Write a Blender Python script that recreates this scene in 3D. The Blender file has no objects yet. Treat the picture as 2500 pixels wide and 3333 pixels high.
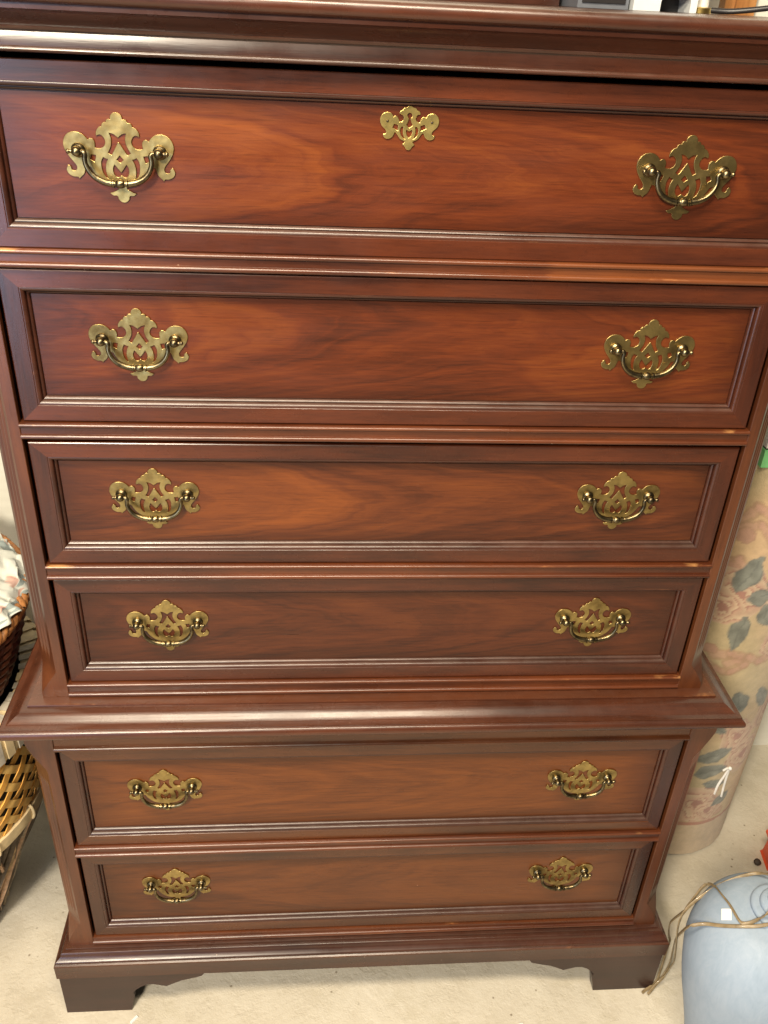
import bpy, bmesh, math, random
import numpy as np
from mathutils import Vector, Matrix, noise as mnoise

random.seed(7)
scene = bpy.context.scene
C = scene.collection
PI = math.pi
R = math.radians

# ------------------------------------------------------------------ camera
cam_d = bpy.data.cameras.new('camera')
cam = bpy.data.objects.new('camera', cam_d)
C.objects.link(cam)
scene.camera = cam
cam_d.sensor_fit = 'VERTICAL'
cam_d.sensor_height = 36.0
cam_d.lens = 2850.0 / 3333.0 * 36.0
cam_d.clip_start = 0.02
cam_d.clip_end = 50.0


def cam_basis(yaw, pitch, roll):
    r = Vector((math.cos(yaw), math.sin(yaw), 0)); f0 = Vector((-math.sin(yaw), math.cos(yaw), 0)); u0 = Vector((0, 0, 1))
    f = f0 * math.cos(pitch) + u0 * math.sin(pitch)
    u = -f0 * math.sin(pitch) + u0 * math.cos(pitch)
    return r * math.cos(roll) + u * math.sin(roll), -r * math.sin(roll) + u * math.cos(roll), f


_r, _u, _f = cam_basis(-0.09476, -0.53618, 0.05140)
cam.matrix_world = Matrix(((_r.x, _u.x, -_f.x, -0.0942), (_r.y, _u.y, -_f.y, -0.9229), (_r.z, _u.z, -_f.z, 1.5115), (0, 0, 0, 1)))

# ------------------------------------------------------------------ light
world = bpy.data.worlds.new('World')
scene.world = world
world.use_nodes = True
bg = world.node_tree.nodes['Background']
bg.inputs[0].default_value = (1.0, 0.93, 0.82, 1)
bg.inputs[1].default_value = 0.075


def area(name, loc, target, size, power, col, shape='DISK', size_y=None):
    d = bpy.data.lights.new(name, 'AREA')
    d.shape = shape; d.size = size
    if size_y: d.size_y = size_y
    d.energy = power; d.color = col
    o = bpy.data.objects.new(name, d); C.objects.link(o)
    o.location = loc
    o.rotation_euler = (Vector(target) - Vector(loc)).to_track_quat('-Z', 'Y').to_euler()
    return o


area('ceiling_fixture', (-0.25, -0.80, 2.42), (-0.2, -0.3, 0), 1.2, 42, (1.0, 0.85, 0.64), 'RECTANGLE', 0.30)
area('ceiling_lamp', (-0.85, -1.9, 2.35), (-0.05, -0.1, 0.7), 0.38, 66, (1.0, 0.87, 0.68))
area('patio_door', (-1.60, -2.45, 1.05), (-0.2, 0, 1.0), 0.9, 24, (0.58, 0.73, 1.0), 'RECTANGLE', 1.7)

scene.view_settings.view_transform = 'Standard'
scene.view_settings.look = 'None'
scene.view_settings.gamma = 1.0
scene.view_settings.exposure = 0.46
scene.view_settings.use_curve_mapping = False

# ------------------------------------------------------------------ helpers


def empty(name, loc=(0, 0, 0), label=None, cat=None, group=None):
    o = bpy.data.objects.new(name, None); C.objects.link(o); o.location = loc
    tag(o, label, cat, group)
    return o


def tag(o, label=None, cat=None, group=None, kind=None):
    if label: o['label'] = label
    if cat: o['category'] = cat
    if group: o['group'] = group
    if kind: o['kind'] = kind
    return o


def mesh_obj(name, verts, faces, m, parent=None, loc=(0, 0, 0), smooth=None, col=None):
    me = bpy.data.meshes.new(name)
    me.from_pydata([tuple(v) for v in verts], [], faces)
    bm = bmesh.new(); bm.from_mesh(me)
    bmesh.ops.recalc_face_normals(bm, faces=bm.faces)
    bm.to_mesh(me); bm.free()
    if smooth is not None:
        for p in me.polygons: p.use_smooth = True
        me.set_sharp_from_angle(angle=R(smooth))
    if col is not None:
        a = me.color_attributes.new('Col', 'FLOAT_COLOR', 'POINT')
        a.data.foreach_set('color', np.asarray(col, dtype=np.float32).ravel())
    me.materials.append(m)
    o = bpy.data.objects.new(name, me); C.objects.link(o)
    o.location = loc
    if parent: o.parent = parent
    return o


def link_copy(o, parent, loc=None, name=None):
    c = o.copy(); C.objects.link(c); c.parent = parent
    if loc is not None: c.location = loc
    return c


class MB:
    def __init__(s): s.v = []; s.f = []; s.c = []

    def add(s, v, f):
        n = len(s.v); s.v += [tuple(p) for p in v]; s.f += [tuple(i + n for i in q) for q in f]

    def box(s, x0, x1, y0, y1, z0, z1):
        s.add([(x0, y0, z0), (x1, y0, z0), (x1, y1, z0), (x0, y1, z0), (x0, y0, z1), (x1, y0, z1), (x1, y1, z1), (x0, y1, z1)],
              [(0, 3, 2, 1), (4, 5, 6, 7), (0, 1, 5, 4), (1, 2, 6, 5), (2, 3, 7, 6), (3, 0, 4, 7)])

    def grid(s, P, close_u=False, close_v=False, caps=False):
        """P[i][j] grid of points"""
        nu = len(P); nv = len(P[0]); n = len(s.v)
        for row in P: s.v += [tuple(p) for p in row]
        for i in range(nu if close_u else nu - 1):
            for j in range(nv if close_v else nv - 1):
                a = n + i * nv + j; b = n + ((i + 1) % nu) * nv + j
                c = n + ((i + 1) % nu) * nv + (j + 1) % nv; d = n + i * nv + (j + 1) % nv
                s.f.append((a, b, c, d))
        if caps:
            s.f.append(tuple(n + j for j in range(nv))[::-1])
            s.f.append(tuple(n + (nu - 1) * nv + j for j in range(nv)))

    def tube(s, pts, rad, n=8, caps=True, flat=None):
        pts = [Vector(p) for p in pts]
        rad = rad if isinstance(rad, (list, tuple)) else [rad] * len(pts)
        prev = None; rows = []
        for i, p in enumerate(pts):
            t = (pts[min(i + 1, len(pts) - 1)] - pts[max(i - 1, 0)]).normalized()
            if prev is None:
                a = Vector((0, 0, 1)) if abs(t.z) < .9 else Vector((1, 0, 0))
                nrm = t.cross(a).normalized()
            else:
                nrm = (prev - t * prev.dot(t)).normalized()
            prev = nrm; b = t.cross(nrm)
            rows.append([p + (nrm * math.cos(2 * PI * k / n) + b * math.sin(2 * PI * k / n)) * rad[i] for k in range(n)])
        s.grid(rows, close_v=True, caps=caps)

    def lathe(s, prof, n=24, axis='z', c=(0, 0, 0)):
        rows = []
        for r, h in prof:
            row = []
            for k in range(n):
                a = 2 * PI * k / n
                if axis == 'z': q = (c[0] + r * math.cos(a), c[1] + r * math.sin(a), c[2] + h)
                elif axis == 'y': q = (c[0] + r * math.cos(a), c[1] + h, c[2] + r * math.sin(a))
                else: q = (c[0] + h, c[1] + r * math.cos(a), c[2] + r * math.sin(a))
                row.append(q)
            rows.append(row)
        s.grid(rows, close_v=True)

    def obj(s, name, m, parent=None, loc=(0, 0, 0), smooth=None, col=None):
        return mesh_obj(name, s.v, s.f, m, parent, loc, smooth, col)


def smooth_path(pts, sub=6, closed=False):
    """Catmull-Rom through pts"""
    P = [np.array(p, float) for p in pts]; n = len(P); out = []
    rng = range(n if closed else n - 1)
    for i in rng:
        p0 = P[(i - 1) % n] if (closed or i > 0) else P[0]
        p1 = P[i]; p2 = P[(i + 1) % n]
        p3 = P[(i + 2) % n] if (closed or i + 2 < n) else P[-1]
        for k in range(sub):
            t = k / sub
            out.append(tuple(0.5 * (2 * p1 + (p2 - p0) * t + (2 * p0 - 5 * p1 + 4 * p2 - p3) * t * t + (3 * p1 - p0 - 3 * p2 + p3) * t ** 3)))
    if not closed: out.append(tuple(P[-1]))
    return out


def arc(cx, cz, r, a0, a1, n=6, rz=None):
    rz = rz or r
    return [(cx + r * math.cos(R(a0 + (a1 - a0) * k / n)), cz + rz * math.sin(R(a0 + (a1 - a0) * k / n))) for k in range(n + 1)]


# ------------------------------------------------------------------ materials
class NT:
    def __init__(s, name):
        s.m = bpy.data.materials.new(name); s.m.use_nodes = True
        s.nt = s.m.node_tree; s.nt.nodes.clear()
        s.out = s.nt.nodes.new('ShaderNodeOutputMaterial')
        s.b = s.nt.nodes.new('ShaderNodeBsdfPrincipled')
        s.nt.links.new(s.b.outputs[0], s.out.inputs[0])

    def n(s, typ, **kw):
        x = s.nt.nodes.new(typ)
        for k, v in kw.items(): setattr(x, k, v)
        return x

    def l(s, a, b): s.nt.links.new(a, b)

    def put(s, sock, v):
        if hasattr(v, 'is_linked') or hasattr(v, 'node'): s.l(v, sock)
        else: sock.default_value = v

    def math(s, op, a, b=None, c=None, clamp=False):
        x = s.n('ShaderNodeMath', operation=op, use_clamp=clamp)
        s.put(x.inputs[0], a)
        if b is not None: s.put(x.inputs[1], b)
        if c is not None: s.put(x.inputs[2], c)
        return x.outputs[0]

    def mix(s, f, a, b, blend='MIX'):
        x = s.n('ShaderNodeMix', data_type='RGBA', blend_type=blend)
        s.put(x.inputs[0], f)
        for k, v in ((6, a), (7, b)):
            if isinstance(v, tuple): v = v + (1,) if len(v) == 3 else v
            s.put(x.inputs[k], v)
        return x.outputs[2]

    def coords(s, scale=(1, 1, 1), off=(0, 0, 0), kind='Object', rnd=False):
        tc = s.n('ShaderNodeTexCoord')
        mp = s.n('ShaderNodeMapping'); mp.inputs['Scale'].default_value = scale; mp.inputs['Location'].default_value = off
        src = tc.outputs[kind]
        if rnd:
            oi = s.n('ShaderNodeObjectInfo'); va = s.n('ShaderNodeVectorMath', operation='ADD')
            sc = s.math('MULTIPLY', oi.outputs['Random'], 37.0)
            s.l(src, va.inputs[0]); s.l(sc, va.inputs[1]); src = va.outputs[0]
        s.l(src, mp.inputs['Vector'])
        return mp.outputs[0]

    def noise(s, vec, scale=1, detail=3, rough=.5, dist=0):
        x = s.n('ShaderNodeTexNoise'); s.l(vec, x.inputs['Vector'])
        x.inputs['Scale'].default_value = scale; x.inputs['Detail'].default_value = detail
        x.inputs['Roughness'].default_value = rough; x.inputs['Distortion'].default_value = dist
        return x.outputs[0]

    def ramp(s, f, stops, interp='LINEAR'):
        x = s.n('ShaderNodeValToRGB'); x.color_ramp.interpolation = interp
        e = x.color_ramp.elements
        while len(e) < len(stops): e.new(0.5)
        for k, (p, c) in enumerate(stops):
            e[k].position = p; e[k].color = (c, c, c, 1) if isinstance(c, (int, float)) else tuple(c) + (1,)
        s.l(f, x.inputs[0])
        return x.outputs[0]

    def bump(s, h, strength=.2, dist=.002):
        x = s.n('ShaderNodeBump'); x.inputs['Strength'].default_value = strength; x.inputs['Distance'].default_value = dist
        s.l(h, x.inputs['Height']); s.l(x.outputs[0], s.b.inputs['Normal'])


def simple(name, col, rough=.5, metal=0, var=.15, scale=30, bump=0, spec=.5):
    t = NT(name)
    c = t.coords()
    n = t.noise(c, scale, 4, .6)
    col2 = tuple(x * (1 - var) for x in col); col1 = tuple(min(1, x * (1 + var)) for x in col)
    t.l(t.ramp(n, [(.3, col2), (.7, col1)]), t.b.inputs['Base Color'])
    t.b.inputs['Roughness'].default_value = rough; t.b.inputs['Metallic'].default_value = metal
    t.b.inputs['Specular IOR Level'].default_value = spec
    if bump: t.bump(n, bump)
    return t.m


def wood_panel(name, flames, seed, dark=(.036, .0088, .0036), mid=(.086, .0180, .0050), light=(.178, .047, .0088), hw=.40, hh=.062, tone=.58, con=.74):
    """figured cherry veneer; flames: list of (x0, z0, dir, gain, curvature). The first one sets the growth rings."""
    t = NT(name)
    tc = t.n('ShaderNodeTexCoord'); sep = t.n('ShaderNodeSeparateXYZ'); t.l(tc.outputs['Object'], sep.inputs[0])
    X, Z = sep.outputs[0], sep.outputs[2]
    warp = t.math('SUBTRACT', t.noise(t.coords((2.6, 2.6, 11), (seed * 3.1, 0, seed)), 1, 4, .55), .5)
    warp2 = t.math('SUBTRACT', t.noise(t.coords((13, 13, 60), (seed * 1.7, 0, seed * 2)), 1, 3, .6), .5)
    ring = None; glow = None
    for k, (x0, z0, d, gain, cur) in enumerate(flames):
        dz = t.math('SUBTRACT', Z, z0)
        dz2 = t.math('MULTIPLY', t.math('MULTIPLY', dz, dz), cur)
        dx = t.math('MULTIPLY', t.math('SUBTRACT', X, x0), d)
        tt = t.math('ADD', t.math('ADD', dx, dz2), t.math('MULTIPLY', warp, .42))
        tt = t.math('ADD', tt, t.math('MULTIPLY', warp2, .055))
        if k == 0:
            cb = t.n('ShaderNodeCombineXYZ'); t.l(t.math('MULTIPLY', tt, 17.0), cb.inputs[0]); t.l(t.math('MULTIPLY', Z, 3.0), cb.inputs[2]); cb.inputs[1].default_value = seed * 4.4
            ring = t.noise(cb.outputs[0], 1, 5, .62)
        # pale heart of the cathedral: crisp outer edge, fading inwards
        m = t.ramp(t.math('MULTIPLY_ADD', tt, -1.0, .5), [(.485, 0), (.515, 1.0), (.62, .55), (.80, 0)])
        f = t.math('MULTIPLY', m, gain)
        glow = f if glow is None else t.math('ADD', glow, f)
    big = t.noise(t.coords((1.7, 1.7, 7), (seed * 2.3, 0, seed * 5)), 1, 3, .55)
    mids = t.noise(t.coords((5, 5, 70), (seed, 0, seed)), 1, 4, .65)
    fine = t.noise(t.coords((20, 20, 380), (seed, 0, 0)), 1, 3, .65)
    v = t.math('ADD', t.math('MULTIPLY', ring, .46 * con), t.math('MULTIPLY', big, .40 * con))
    v = t.math('ADD', v, t.math('MULTIPLY', mids, .20))
    v = t.math('ADD', v, t.math('MULTIPLY', fine, .15))
    v = t.math('ADD', v, t.math('MULTIPLY', glow, .12))
    k0 = .23 * con + .20 * con + .175
    base = t.ramp(v, [(k0 - .20, tuple(c * .75 for c in dark)), (k0 - .09, dark), (k0 + .02, mid), (k0 + .26, light)])
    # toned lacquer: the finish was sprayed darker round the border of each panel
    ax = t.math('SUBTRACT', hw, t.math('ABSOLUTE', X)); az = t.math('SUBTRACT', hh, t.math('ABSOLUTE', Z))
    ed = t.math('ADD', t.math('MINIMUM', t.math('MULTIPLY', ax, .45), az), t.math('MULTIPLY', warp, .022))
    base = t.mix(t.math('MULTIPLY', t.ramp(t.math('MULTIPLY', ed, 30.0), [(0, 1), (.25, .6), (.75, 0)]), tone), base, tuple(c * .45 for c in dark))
    pores = t.noise(t.coords((30, 30, 620), (seed * 9, 0, 0)), 1, 2, .5)
    pm = t.ramp(pores, [(.58, 0), (.68, 1)])
    base = t.mix(t.math('MULTIPLY', pm, .24), base, tuple(x * .35 for x in dark))
    vo = t.n('ShaderNodeTexVoronoi'); t.l(t.coords((1, 1, 1), (seed, seed, 0)), vo.inputs['Vector']); vo.inputs['Scale'].default_value = 26
    nick = t.ramp(vo.outputs['Distance'], [(.018, 1), (.030, 0)])
    vn = t.ramp(t.noise(t.coords((1, 1, 1), (seed, 0, 4)), 9, 1), [(.60, 0), (.64, 1)])
    base = t.mix(t.math('MULTIPLY', t.math('MULTIPLY', nick, vn), .7), base, (.4, .22, .14))
    t.l(base, t.b.inputs['Base Color'])
    rn = t.noise(t.coords((5, 5, 22), (seed, 0, 0)), 1, 4, .6)
    t.l(t.ramp(rn, [(.3, .25), (.7, .38)]), t.b.inputs['Roughness'])
    t.b.inputs['Specular IOR Level'].default_value = .38
    t.b.inputs['Coat Weight'].default_value = .06
    t.b.inputs['Coat Roughness'].default_value = .30
    t.bump(t.math('ADD', t.math('MULTIPLY', fine, .6), pores), .12, .0006)
    return t.m


def wood_solid(name, axis='x', dark=(.030, .0075, .005), light=(.070, .016, .0085), rough=(.26, .40), wear=False, dust_sheen=0.0, rnd=True, patch=None, blot=None):
    """stained solid wood, grain along axis. wear: use Col.r as arris wear mask"""
    t = NT(name)
    def sc(a, b): return (a, b, b) if axis == 'x' else ((b, a, b) if axis == 'y' else (b, b, a))
    big = t.noise(t.coords(sc(3.5, 12), rnd=rnd), 1, 3, .55)
    mids = t.noise(t.coords(sc(7, 70), rnd=rnd), 1, 4, .6)
    fine = t.noise(t.coords(sc(22, 420), rnd=rnd), 1, 3, .6)
    v = t.math('ADD', t.math('ADD', t.math('MULTIPLY', big, .58), t.math('MULTIPLY', mids, .30)), t.math('MULTIPLY', fine, .18))
    base = t.ramp(v, [(.40, dark), (.66, light)])
    pores = t.noise(t.coords(sc(60, 900), rnd=rnd), 1, 2, .5)
    base = t.mix(t.math('MULTIPLY', t.ramp(pores, [(.60, 0), (.70, 1)]), .35), base, tuple(x * .35 for x in dark))
    if patch is not None:
        tc = t.n('ShaderNodeTexCoord'); sep = t.n('ShaderNodeSeparateXYZ'); t.l(tc.outputs['Object'], sep.inputs[0])
        pw = t.math('MULTIPLY', t.math('SUBTRACT', t.noise(t.coords((20, 20, 300)), 1, 4, .6), .5), .09)
        pm = t.ramp(t.math('MULTIPLY_ADD', t.math('ADD', t.math('SUBTRACT', sep.outputs[0], patch), pw), 40.0, .5), [(.3, 0), (.7, 1)])
        base = t.mix(t.math('MULTIPLY', pm, .50), base, t.ramp(v, [(.36, (.10, .028, .009)), (.72, (.20, .065, .018))]))
    if wear:
        at = t.n('ShaderNodeAttribute'); at.attribute_name = 'Col'
        sp = t.n('ShaderNodeSeparateColor'); t.l(at.outputs['Color'], sp.inputs[0])
        wn = t.noise(t.coords((9, 40, 40), (3, 1, 2), rnd=rnd), 1, 5, .65)
        wm = t.ramp(wn, [(.60, 0), (.68, 1)])
        wn2 = t.ramp(t.noise(t.coords((60, 60, 60), rnd=rnd), 1, 3), [(.45, .2), (.6, 1)])
        base = t.mix(t.math('MULTIPLY', t.math('MULTIPLY', wm, wn2), t.math('MULTIPLY', sp.outputs[0], .65)), base, (.36, .15, .05))
        ew = t.ramp(t.noise(t.coords((30, 60, 60), (1, 5, 2), rnd=rnd), 1, 4, .6), [(.50, 0), (.60, 1)])
        base = t.mix(t.math('MULTIPLY', ew, t.math('MULTIPLY', sp.outputs[1], .65)), base, (.50, .26, .09))
        # a thin rubbed line, everywhere
        base = t.mix(t.math('MULTIPLY', t.math('POWER', sp.outputs[0], 2.0), .16), base, (.22, .075, .028))
    if dust_sheen:
        ge = t.n('ShaderNodeNewGeometry'); sp2 = t.n('ShaderNodeSeparateXYZ'); t.l(ge.outputs['Normal'], sp2.inputs[0])
        up = t.ramp(sp2.outputs[2], [(.15, 0), (.9, 1)])
        dn = t.ramp(t.noise(t.coords((40, 40, 40)), 1, 6, .7), [(.35, .35), (.65, 1)])
        base = t.mix(t.math('MULTIPLY', t.math('MULTIPLY', up, dn), dust_sheen), base, (.40, .33, .27))
    vo = t.n('ShaderNodeTexVoronoi'); t.l(t.coords((1, 1, 1), rnd=rnd), vo.inputs['Vector']); vo.inputs['Scale'].default_value = 38
    nick = t.ramp(vo.outputs['Distance'], [(.022, 1), (.036, 0)])
    vn = t.ramp(t.noise(t.coords((1, 1, 1), (0, 0, 4), rnd=rnd), 13, 1), [(.58, 0), (.62, 1)])
    base = t.mix(t.math('MULTIPLY', t.math('MULTIPLY', nick, vn), .8), base, (.55, .38, .26))
    t.l(base, t.b.inputs['Base Color'])
    rn = t.noise(t.coords((14, 14, 14), rnd=rnd), 1, 4, .6)
    t.l(t.ramp(rn, [(.3, rough[0]), (.7, rough[1])]), t.b.inputs['Roughness'])
    t.b.inputs['Coat Weight'].default_value = .12
    t.b.inputs['Coat Roughness'].default_value = .28
    t.bump(t.math('ADD', fine, pores), .08, .0006)
    return t.m


def brass(name, col, dirt, rough, dirtamt, scale=160, wave=.0):
    t = NT(name)
    n = t.noise(t.coords((1, 1, 1), rnd=True), scale, 5, .65)
    n2 = t.noise(t.coords((1, 1, 1), (.3, .1, .7), rnd=True), scale * .3, 3, .6)
    f = t.math('ADD', t.math('MULTIPLY', n, .5), t.math('MULTIPLY', n2, .5))
    t.l(t.ramp(f, [(.36, dirt), (.36 + dirtamt, col), (.9, tuple(min(1, c * 1.12) for c in col))]), t.b.inputs['Base Color'])
    t.b.inputs['Metallic'].default_value = 1.0
    t.l(t.ramp(n, [(.3, rough + .12), (.7, rough)]), t.b.inputs['Roughness'])
    w = t.noise(t.coords((1, 1, 1), (.5, .5, .5), rnd=True), 38, 2, .5)
    t.bump(t.math('ADD', t.math('MULTIPLY', n, .06), t.math('MULTIPLY', w, wave)), .5, .004)
    return t.m


M = {}
M['rail'] = wood_solid('cherry_rail', 'x', (.025, .0062, .0030), (.088, .0205, .0068), (.22, .34))
M['stile'] = wood_solid('cherry_stile', 'z', (.018, .0048, .0029), (.064, .0155, .0062), (.22, .34))
M['rail_low'] = wood_solid('cherry_rail_lower', 'x', (.032, .0090, .0032), (.098, .0290, .0075), (.22, .34))
M['stile_low'] = wood_solid('cherry_stile_lower', 'z', (.018, .0052, .0028), (.056, .0155, .0055), (.22, .34))
M['bead'] = wood_solid('cherry_bead', 'x', (.042, .0108, .0046), (.105, .0280, .0090), (.24, .36), wear=True)
M['bead_patch'] = wood_solid('cherry_bead_patched', 'x', (.042, .0108, .0046), (.105, .0280, .0090), (.24, .36), wear=True, patch=.155)
M['sticking'] = wood_solid('cherry_sticking', 'x', (.022, .0064, .0036), (.056, .0150, .0070), (.25, .38), wear=True, dust_sheen=.10)  # paler upward faces: some dust, plus the highlight put into the colour
M['post'] = wood_solid('cherry_post', 'z', (.042, .0110, .0042), (.110, .0320, .0092), (.30, .42))
M['crown'] = wood_solid('cherry_crown', 'x', (.024, .0070, .0036), (.070, .0190, .0078), (.22, .36), dust_sheen=.12)
M['waist'] = wood_solid('cherry_waist', 'x', (.032, .0084, .0038), (.084, .0225, .0080), (.22, .33), wear=True, dust_sheen=.03)
M['base'] = wood_solid('cherry_base', 'x', (.024, .0068, .0036), (.062, .0170, .0070), (.24, .35), wear=True, dust_sheen=.04)
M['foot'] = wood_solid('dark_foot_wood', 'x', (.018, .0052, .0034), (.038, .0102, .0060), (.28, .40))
M['inside'] = simple('shade_dark_inside', (.012, .007, .005), .8)  # near-black colour carries the shade of the gaps round the drawers
M['brass'] = brass('aged_brass_plate', (.46, .345, .135), (.20, .14, .055), .32, .24, 75, .9)
M['brass_dark'] = brass('antiqued_brass', (.26, .205, .11), (.050, .039, .024), .26, .30, 220)
M['brass_bright'] = brass('bright_brass', (.78, .60, .21), (.50, .36, .12), .27, .2, 75, .5)
M['iron'] = simple('dark_pin', (.06, .05, .04), .4, 1)

# ------------------------------------------------------------------ setting: floor and wall


def floor_mat():
    t = NT('painted_concrete')
    c = t.coords((1, 1, 1))
    big = t.noise(c, 2.6, 4, .6); mid = t.noise(c, 14, 5, .65); fine = t.noise(c, 120, 5, .7); grit = t.noise(c, 520, 3, .6)
    v = t.math('ADD', t.math('ADD', t.math('MULTIPLY', big, .5), t.math('MULTIPLY', mid, .35)), t.math('MULTIPLY', fine, .2))
    base = t.ramp(v, [(.34, (.42, .372, .285)), (.50, (.53, .482, .385)), (.70, (.61, .57, .475))])
    stain = t.ramp(t.noise(t.coords((1, 1, 1), (3, 8, 0)), 5.5, 5, .7), [(.56, 0), (.74, 1)])
    base = t.mix(t.math('MULTIPLY', stain, .45), base, (.34, .29, .17))
    vo = t.n('ShaderNodeTexVoronoi'); t.l(c, vo.inputs['Vector']); vo.inputs['Scale'].default_value = 36; vo.inputs['Randomness'].default_value = 1
    spot = t.ramp(vo.outputs['Distance'], [(.05, 1), (.10, 0)])
    sn = t.ramp(t.noise(t.coords((1, 1, 1), (1, 2, 0)), 8, 2), [(.5, 0), (.56, 1)])
    base = t.mix(t.math('MULTIPLY', t.math('MULTIPLY', spot, sn), .75), base, (.16, .12, .07))
    vo2 = t.n('ShaderNodeTexVoronoi'); t.l(c, vo2.inputs['Vector']); vo2.inputs['Scale'].default_value = 140
    sp2 = t.ramp(vo2.outputs['Distance'], [(.05, 1), (.12, 0)])
    s2 = t.ramp(t.noise(t.coords((1, 1, 1), (5, 2, 0)), 30, 2), [(.52, 0), (.6, 1)])
    base = t.mix(t.math('MULTIPLY', t.math('MULTIPLY', sp2, s2), .6), base, (.24, .19, .12))
    t.l(base, t.b.inputs['Base Color'])
    t.l(t.ramp(mid, [(.3, .55), (.7, .75)]), t.b.inputs['Roughness'])
    h = t.math('ADD', t.math('ADD', t.math('MULTIPLY', grit, .08), t.math('MULTIPLY', fine, .30)), t.math('MULTIPLY', t.ramp(mid, [(.42, 0), (.50, .6), (.56, .7), (.62, 1)]), .28))
    t.bump(h, .55, .006)
    return t.m


def wall_mat():
    t = NT('whitewashed_wall')
    n = t.noise(t.coords((4, 4, 60)), 1, 5, .6); n2 = t.noise(t.coords((1, 1, 1)), 3, 4, .6)
    v = t.math('ADD', t.math('MULTIPLY', n, .5), t.math('MULTIPLY', n2, .5))
    t.l(t.ramp(v, [(.3, (.66, .66, .58)), (.7, (.80, .80, .73))]), t.b.inputs['Base Color'])
    t.b.inputs['Roughness'].default_value = .75
    t.bump(n, .15, .002)
    return t.m


b = MB(); b.add([(-3, -3.5, 0), (3, -3.5, 0), (3, .53, 0), (-3, .53, 0)], [(0, 1, 2, 3)])
tag(b.obj('floor', floor_mat()), 'worn beige painted concrete floor', None, kind='structure')
b = MB(); b.add([(-2.5, .525, 0), (2.5, .525, 0), (2.5, .525, 2.4), (-2.5, .525, 2.4)], [(0, 1, 2, 3)])
tag(b.obj('wall', wall_mat()), 'whitewashed wall behind the chest', None, kind='structure')

# ------------------------------------------------------------------ the chest
CX = 0.0035
chest = empty('chest_of_drawers', (CX, 0, 0), 'tall reddish brown wooden chest of six drawers with brass handles', 'chest of drawers')


def sweep3(name, prof, W, F, B, m, parent, smooth=35, wearidx=(), top=None):
    """profile (outward, z) run round the left side, the front and the right side, mitred"""
    b = MB(); rows = []
    xs = np.linspace(-1, 1, 2)
    rows.append([(-W - o, B, z) for o, z in prof])
    rows.append([(-W - o, F - o, z) for o, z in prof])
    rows.append([(W + o, F - o, z) for o, z in prof])
    rows.append([(W + o, B, z) for o, z in prof])
    b.grid(rows)
    col = [(1 if j in wearidx else 0, 0, 0, 1) for i in range(4) for j in range(len(prof))]
    if top is not None:
        n = len(b.v); z = top
        o = prof[0][0]
        b.add([(-W - o, B, z), (-W - o, F - o, z), (W + o, F - o, z), (W + o, B, z)], [(0, 1, 2, 3)])
        col += [(0, 0, 0, 1)] * 4
    return b.obj(name, m, parent, (0, 0, 0), smooth, col)


def bar(name, prof, x0, x1, m, parent, smooth=35, wearidx=(), nx=2):
    """profile (y, z) extruded along x, closed ends"""
    b = MB()
    rows = [[(x, y, z) for y, z in prof] for x in np.linspace(x0, x1, nx)]
    b.grid(rows, caps=True)
    zc = sum(z for y, z in prof) / len(prof)
    xs = np.linspace(x0, x1, nx)
    col = [(1 if j in wearidx else 0, (1 if (nx > 4 and abs(xs[i]) > abs(x1) - .022 and 2 <= j <= 4) else 0), 0, 1) for i in range(nx) for j in range(len(prof))]
    b.v = [(x, y, z - zc) for x, y, z in b.v]
    return b.obj(name, m, parent, (0, 0, zc), smooth, col)


WU, WL = 0.463, 0.489      # half widths of the two cases
YL = -0.030                # front of the lower case
YB = 0.485
SU, SL = 0.4275, 0.4508    # inner edges of the posts

# --- top board and crown
top_prof = [(.036, 1.5045)] + arc(.0365, 1.4970, .0075, 85, -62, 8, .0075) + [(.037, 1.4893), (.020, 1.4893)]
sweep3('top_board', top_prof, WU, 0, YB, M['crown'], chest, 40, (), top=1.5045)
crown = [(.0352, 1.4893), (.0352, 1.4850), (.0335, 1.4846)]
crown += [(.0335 - .021 * math.sin(R(a)), 1.4715 + .0128 * (1 - math.sin(R(a))) ** .8) for a in (12, 28, 45, 62, 80)]
crown += [(.0112, 1.4712), (.0124, 1.4700), (.0112, 1.4682), (.0080, 1.4676), (.0075, 1.4664), (.0092, 1.4600), (.0094, 1.4550)]
crown += arc(.0086, 1.4524, .0034, 75, -80, 6, .0027) + [(-.004, 1.4494)]
sweep3('crown_molding', crown, WU, 0, YB, M['crown'], chest, 30)

# --- carcasses (sides, back, shelves)


def carcass(name, W, y0, z0, z1, m):
    b = MB()
    b.box(-W, -W + .016, y0 + .058, YB, z0, z1)
    b.box(W - .016, W, y0 + .058, YB, z0, z1)
    b.box(-W + .016, W - .016, YB - .008, YB - .001, z0, z1)
    return b.obj(name, m, chest)


carcass('upper_case', WU, 0, .664, 1.489, M['stile'])
carcass('lower_case', WL, YL, .12, .632, M['stile_low'])
b = MB(); b.box(-WU + .02, WU - .02, .03, YB - .01, 1.452, 1.470); b.obj('dust_panel', M['inside'], chest)

# --- corner posts with fluted chamfer and shaped stops


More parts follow.
